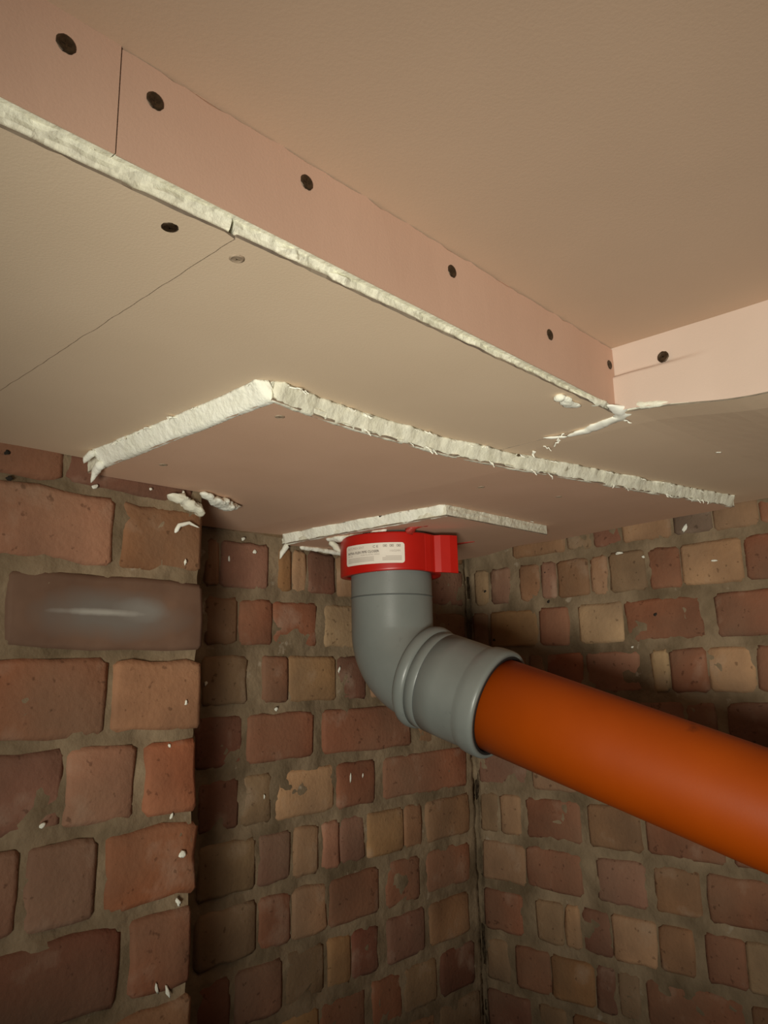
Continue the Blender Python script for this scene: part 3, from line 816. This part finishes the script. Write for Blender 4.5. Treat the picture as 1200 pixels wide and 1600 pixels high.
def lathe_along(name, prof, material, parent, origin, closed=False):
    """prof: (distance along the pipe axis from the bend, radius)"""
    pts = [MEET + D * t for t, r in prof]
    # tangents must stay along D even where the profile doubles back
    vs, fs = [], []
    seg = 56
    a = Vector((1, 0, 0)); a = (a - D * a.dot(D)).normalized(); b = D.cross(a)
    for (t, r), p in zip(prof, pts):
        for s in range(seg):
            th = 2 * math.pi * s / seg
            vs.append(p + (a * math.cos(th) + b * math.sin(th)) * r - origin)
    n = len(prof)
    for i in range(n - 1):
        for s in range(seg):
            fs.append((i * seg + s, i * seg + (s + 1) % seg, (i + 1) * seg + (s + 1) % seg, (i + 1) * seg + s))
    if closed:
        for s in range(seg):
            i = n - 1
            fs.append((i * seg + s, i * seg + (s + 1) % seg, (s + 1) % seg, s))
    o = py_obj(name, vs, fs, material, parent, (0, 0, 0), True)
    return o

bend = empty('pipe_elbow', MEET, 'grey plastic pipe bend coming down out of the red collar', 'pipe fitting')
RB = 0.062
theta = math.acos(max(-1, min(1, Vector((0, 0, -1)).dot(D))))
T_ = RB * math.tan(theta / 2)
top = Vector((PV.x, PV.y, Z0 + 0.179))
start = MEET + Vector((0, 0, T_))
hx = Vector((D.x, D.y, 0)).normalized()
ctr = start + hx * RB
path, rad = [], []
RS = 0.0525
for i in range(9):
    path.append(top.lerp(start, i / 8)); rad.append(RS)
for i in range(1, 25):
    an = theta * i / 24
    path.append(ctr - hx * RB * math.cos(an) + Vector((0, 0, -1)) * RB * math.sin(an)); rad.append(RS + 0.003 * i / 24)
path.append(MEET + D * 0.056); rad.append(RS + 0.0035)
body = sweep('bend_body', path, rad, M['grey'], bend, origin=MEET)
ring_z = Z0 + 0.099
sweep('moulding_line', [Vector((PV.x, PV.y, ring_z + h)) for h in (-0.0009, -0.0004, 0.0004, 0.0009)], [RS, RS + 0.0006, RS + 0.0006, RS], M['greydark'], body, origin=MEET)
lathe_along('bead_ring', [(0.044, 0.0555), (0.0455, 0.0600), (0.049, 0.0632), (0.054, 0.0640), (0.059, 0.0630), (0.062, 0.0606), (0.0625, 0.057)], M['grey'], bend, MEET)
lathe_along('socket', [(0.0618, 0.057), (0.062, 0.0604), (0.075, 0.0604), (0.0755, 0.0597), (0.0765, 0.0597), (0.077, 0.0606), (0.100, 0.0608), (0.128, 0.0606), (0.131, 0.0612), (0.135, 0.0630),
                       (0.142, 0.0640), (0.152, 0.0640), (0.1555, 0.0634), (0.1575, 0.0618), (0.1578, 0.0580), (0.150, 0.0560), (0.080, 0.0556)], M['grey'], bend, MEET)
lathe_along('groove', [(0.0752, 0.0600), (0.0758, 0.0602), (0.0766, 0.0602), (0.0772, 0.0600)], M['greydark'], bend, MEET)
lathe_along('rubber_seal', [(0.150, 0.0545), (0.1574, 0.0547), (0.1582, 0.0560), (0.1582, 0.0578), (0.1574, 0.0588), (0.150, 0.0590)], M['rubber'], bend, MEET)

# ------------------------------------------------------------------ orange drain pipe
orange = empty('drain_pipe', MEET + D * 0.9, 'thick orange drain pipe running from the grey socket towards the right edge', 'pipe')
org = MEET + D * 0.9
lathe_along('pipe_wall', [(0.100, 0.0540), (0.30, 0.0540), (0.60, 0.0540), (0.9, 0.0540), (1.25, 0.0540), (1.25, 0.0505), (0.6, 0.0505), (0.100, 0.0505)], M['orange'], orange, org, True)

# ------------------------------------------------------------------ red collar
CW = Vector((PV.x, PV.y, Z0 + 0.1265))
collar = empty('fire_collar', CW, 'red fire collar wrapped round the grey pipe with a white printed label', 'pipe collar')
front = Vector((-0.735, -0.678, 0)).normalized()      # towards the doorway
side = Vector((-front.y, front.x, 0)); side = side if side.dot(CAM_R) > 0 else -side
RCOL = 0.0655
def cyl(ang, r, h):
    return front * (r * math.cos(ang)) + side * (r * math.sin(ang)) + Vector((0, 0, h))
H = 0.0482
def band():
    vs, fs = [], []
    S = 72
    for i in range(S):
        an = 2 * math.pi * i / S
        dz = 0.0010 * math.sin(an * 2 + 0.5)
        w = 1 + 0.008 * math.sin(an * 3)
        for r, h in ((RCOL * w, 0.001 + dz), (RCOL * w, 0.003 + dz), (RCOL * w, H - 0.002), (RCOL * w - 0.0006, H), (RS + 0.001, H), (RS + 0.001, 0.001 + dz), (RCOL * w - 0.0008, dz)):
            vs.append(cyl(an, r, h))
    k = 7
    for i in range(S):
        j = (i + 1) % S
        for q in range(k):
            fs.append((i * k + q, j * k + q, j * k + (q + 1) % k, i * k + (q + 1) % k))
    o = py_obj('band', vs, fs, M['red'], collar, (0, 0, 0), True)
    return o
band_o = band()
def tab():
    # overlap flap: leaves the band on the right and stands off
    base_an = math.radians(47)
    pts = [(math.radians(40), RCOL + 0.0008), (math.radians(47), RCOL + 0.0022), (math.radians(53), RCOL + 0.0030)]
    line = [cyl(a_, r_, 0) for a_, r_ in pts]
    e = line[-1]
    line += [e + side * 0.008 + front * 0.0015, e + side * 0.020 - front * 0.001, e + side * 0.030 - front * 0.006]
    vs, fs = [], []
    th = 0.0034
    for i, p in enumerate(line):
        t = (line[min(i + 1, len(line) - 1)] - line[max(i - 1, 0)]).normalized()
        nrm = Vector((t.y, -t.x, 0))
        if nrm.dot(front) < 0: nrm = -nrm
        drop = -0.002 * i / 5
        for (dn, h) in ((0, drop + 0.0005), (0, H - 0.0015), (-th, H - 0.0015), (-th, drop + 0.0005)):
            vs.append(p + nrm * dn + Vector((0, 0, h)))
    n = len(line)
    for i in range(n - 1):
        for q in range(4):
            fs.append((i * 4 + q, i * 4 + (q + 1) % 4, (i + 1) * 4 + (q + 1) % 4, (i + 1) * 4 + q))
    fs.append((0, 1, 2, 3)); fs.append(((n - 1) * 4 + 3, (n - 1) * 4 + 2, (n - 1) * 4 + 1, (n - 1) * 4))
    o = py_obj('overlap_tab', vs, fs, M['red'], collar)
    bv = o.modifiers.new('bevel', 'BEVEL'); bv.width = 0.0006; bv.segments = 2
tab()
A0, A1 = math.radians(-57), math.radians(14.5)
LB, LT = 0.0090, 0.0345
RL = RCOL * 1.006
def label():
    vs, fs = [], []
    NA, NH = 28, 8
    arc = (A1 - A0) * RCOL; hh = LT - LB; cr = 0.0035
    outline = []
    for (cx, cy, s0) in ((arc - cr, hh - cr, 0), (cr, hh - cr, 90), (cr, cr, 180), (arc - cr, cr, 270)):
        for q in range(6):
            t = math.radians(s0 + 90 * q / 5); outline.append((cx + cr * math.cos(t), cy + cr * math.sin(t)))
    bm = bmesh.new()
    bm.faces.new([bm.verts.new((x, y, 0)) for x, y in outline])
    for i in range(1, NA):
        bmesh.ops.bisect_plane(bm, geom=bm.verts[:] + bm.edges[:] + bm.faces[:], plane_co=(arc * i / NA, 0, 0), plane_no=(1, 0, 0))
    r = bmesh.ops.extrude_face_region(bm, geom=bm.faces[:])
    for g in r['geom']:
        if isinstance(g, bmesh.types.BMVert): g.co.z += 0.0003
    for vv in bm.verts:
        vv.co = cyl(A0 + vv.co.x / RCOL, RL + 0.0005 * 1 + vv.co.z, LB + vv.co.y)
    return bm_obj('label', bm, M['label'], collar)
lab = label()
tag(lab, 'white printed label with rounded corners')
def lettering(text, u, v, size, material, bold=0.0, squeeze=1.0):
    cu = bpy.data.curves.new('lettering', 'FONT')
    cu.body = text; cu.size = size; cu.offset = bold; cu.resolution_u = 2
    tmp = bpy.data.objects.new('tmp', cu); COL.objects.link(tmp)
    bpy.context.view_layer.update()
    dg = bpy.context.evaluated_depsgraph_get()
    me = bpy.data.meshes.new_from_object(tmp.evaluated_get(dg))
    bpy.data.objects.remove(tmp)
    for vv in me.vertices:
        x, y = vv.co.x * squeeze + u, (vv.co.y + v) * 0.835
        vv.co = cyl(A0 + x / RCOL, RL + 0.00095, LB + y)
    me.materials.clear()
    o = link('lettering', me, lab, material)
    return o
lettering('INTUMESCENT', 0.0040, 0.0238, 0.0048, M['inkpale'], 0.0, 0.84)
lettering('C E', 0.0425, 0.0236, 0.0050, M['ink'], 0.00005, 0.95)
lettering('INTRA FLEX PIPE CLOSER', 0.0040, 0.0168, 0.0048, M['ink'], 0.00012, 0.86)
lettering('110/55MM', 0.0632, 0.0166, 0.0044, M['inkpale'], 0.0, 0.70)
lettering('FR 120', 0.0040, 0.0130, 0.0030, M['inkpale'])
lettering('FOR PLASTIC PIPES', 0.0260, 0.0128, 0.0030, M['inkpale'])
def rule(u0, u1, v0, h, material):
    vs, fs = [], []
    K = 14
    for i in range(K + 1):
        u = u0 + (u1 - u0) * i / K
        for y in (v0 * 0.835, (v0 + h) * 0.835): vs.append(cyl(A0 + u / RCOL, RL + 0.00095, LB + y))
    for i in range(K): fs.append((2 * i, 2 * i + 2, 2 * i + 3, 2 * i + 1))
    py_obj('print_line', vs, fs, material, lab)
for q, vv_ in enumerate((0.0098, 0.0078, 0.0060, 0.0042)):
    rule(0.0040, 0.0440, vv_, 0.0007, M['inkpale'])
    rule(0.0545 + (0.004 if q == 0 else 0), 0.0780, vv_, 0.0007, M['inkpale'])
for u in (0.0555, 0.0635, 0.0720):                # the three small marks after the C E
    rule(u, u + 0.0048, 0.0240, 0.0007, M['inkpale']); rule(u, u + 0.0048, 0.0270, 0.0007, M['inkpale'])
    rule(u, u + 0.0008, 0.0240, 0.0036, M['inkpale']); rule(u + 0.0040, u + 0.0048, 0.0240, 0.0036, M['inkpale'])
    rule(u + 0.0018, u + 0.0032, 0.0250, 0.0016, M['ink'])
# red mastic pushed up above the band and smeared on the board
EYE0 = CW - Vector((0, 0, Z0))
m1 = lump('mastic_point', collar, [tuple(EYE0 + cyl(math.radians(20), 0.0630, 0.0465)), tuple(EYE0 + cyl(math.radians(24), 0.0720, 0.0530)), tuple(EYE0 + cyl(math.radians(31), 0.0780, 0.0540)), tuple(EYE0 + cyl(math.radians(33), 0.0860, 0.0540))],
          [0.0085, 0.0045, 0.0016, 0.0026], M['mastic'], 50.0, 0.25, flat=0.6)
m2 = lump('mastic_smear', None, [(0.8900, 0.6900, 0.1858), (0.888, 0.6649, 0.1858), (0.893, 0.6481, 0.1860)], [0.0030, 0.0034, 0.0012], M['mastic'], 52.0, 0.2, flat=0.4)
tag(m2, 'dull red mastic streak on the patch board right of the collar', 'mastic')
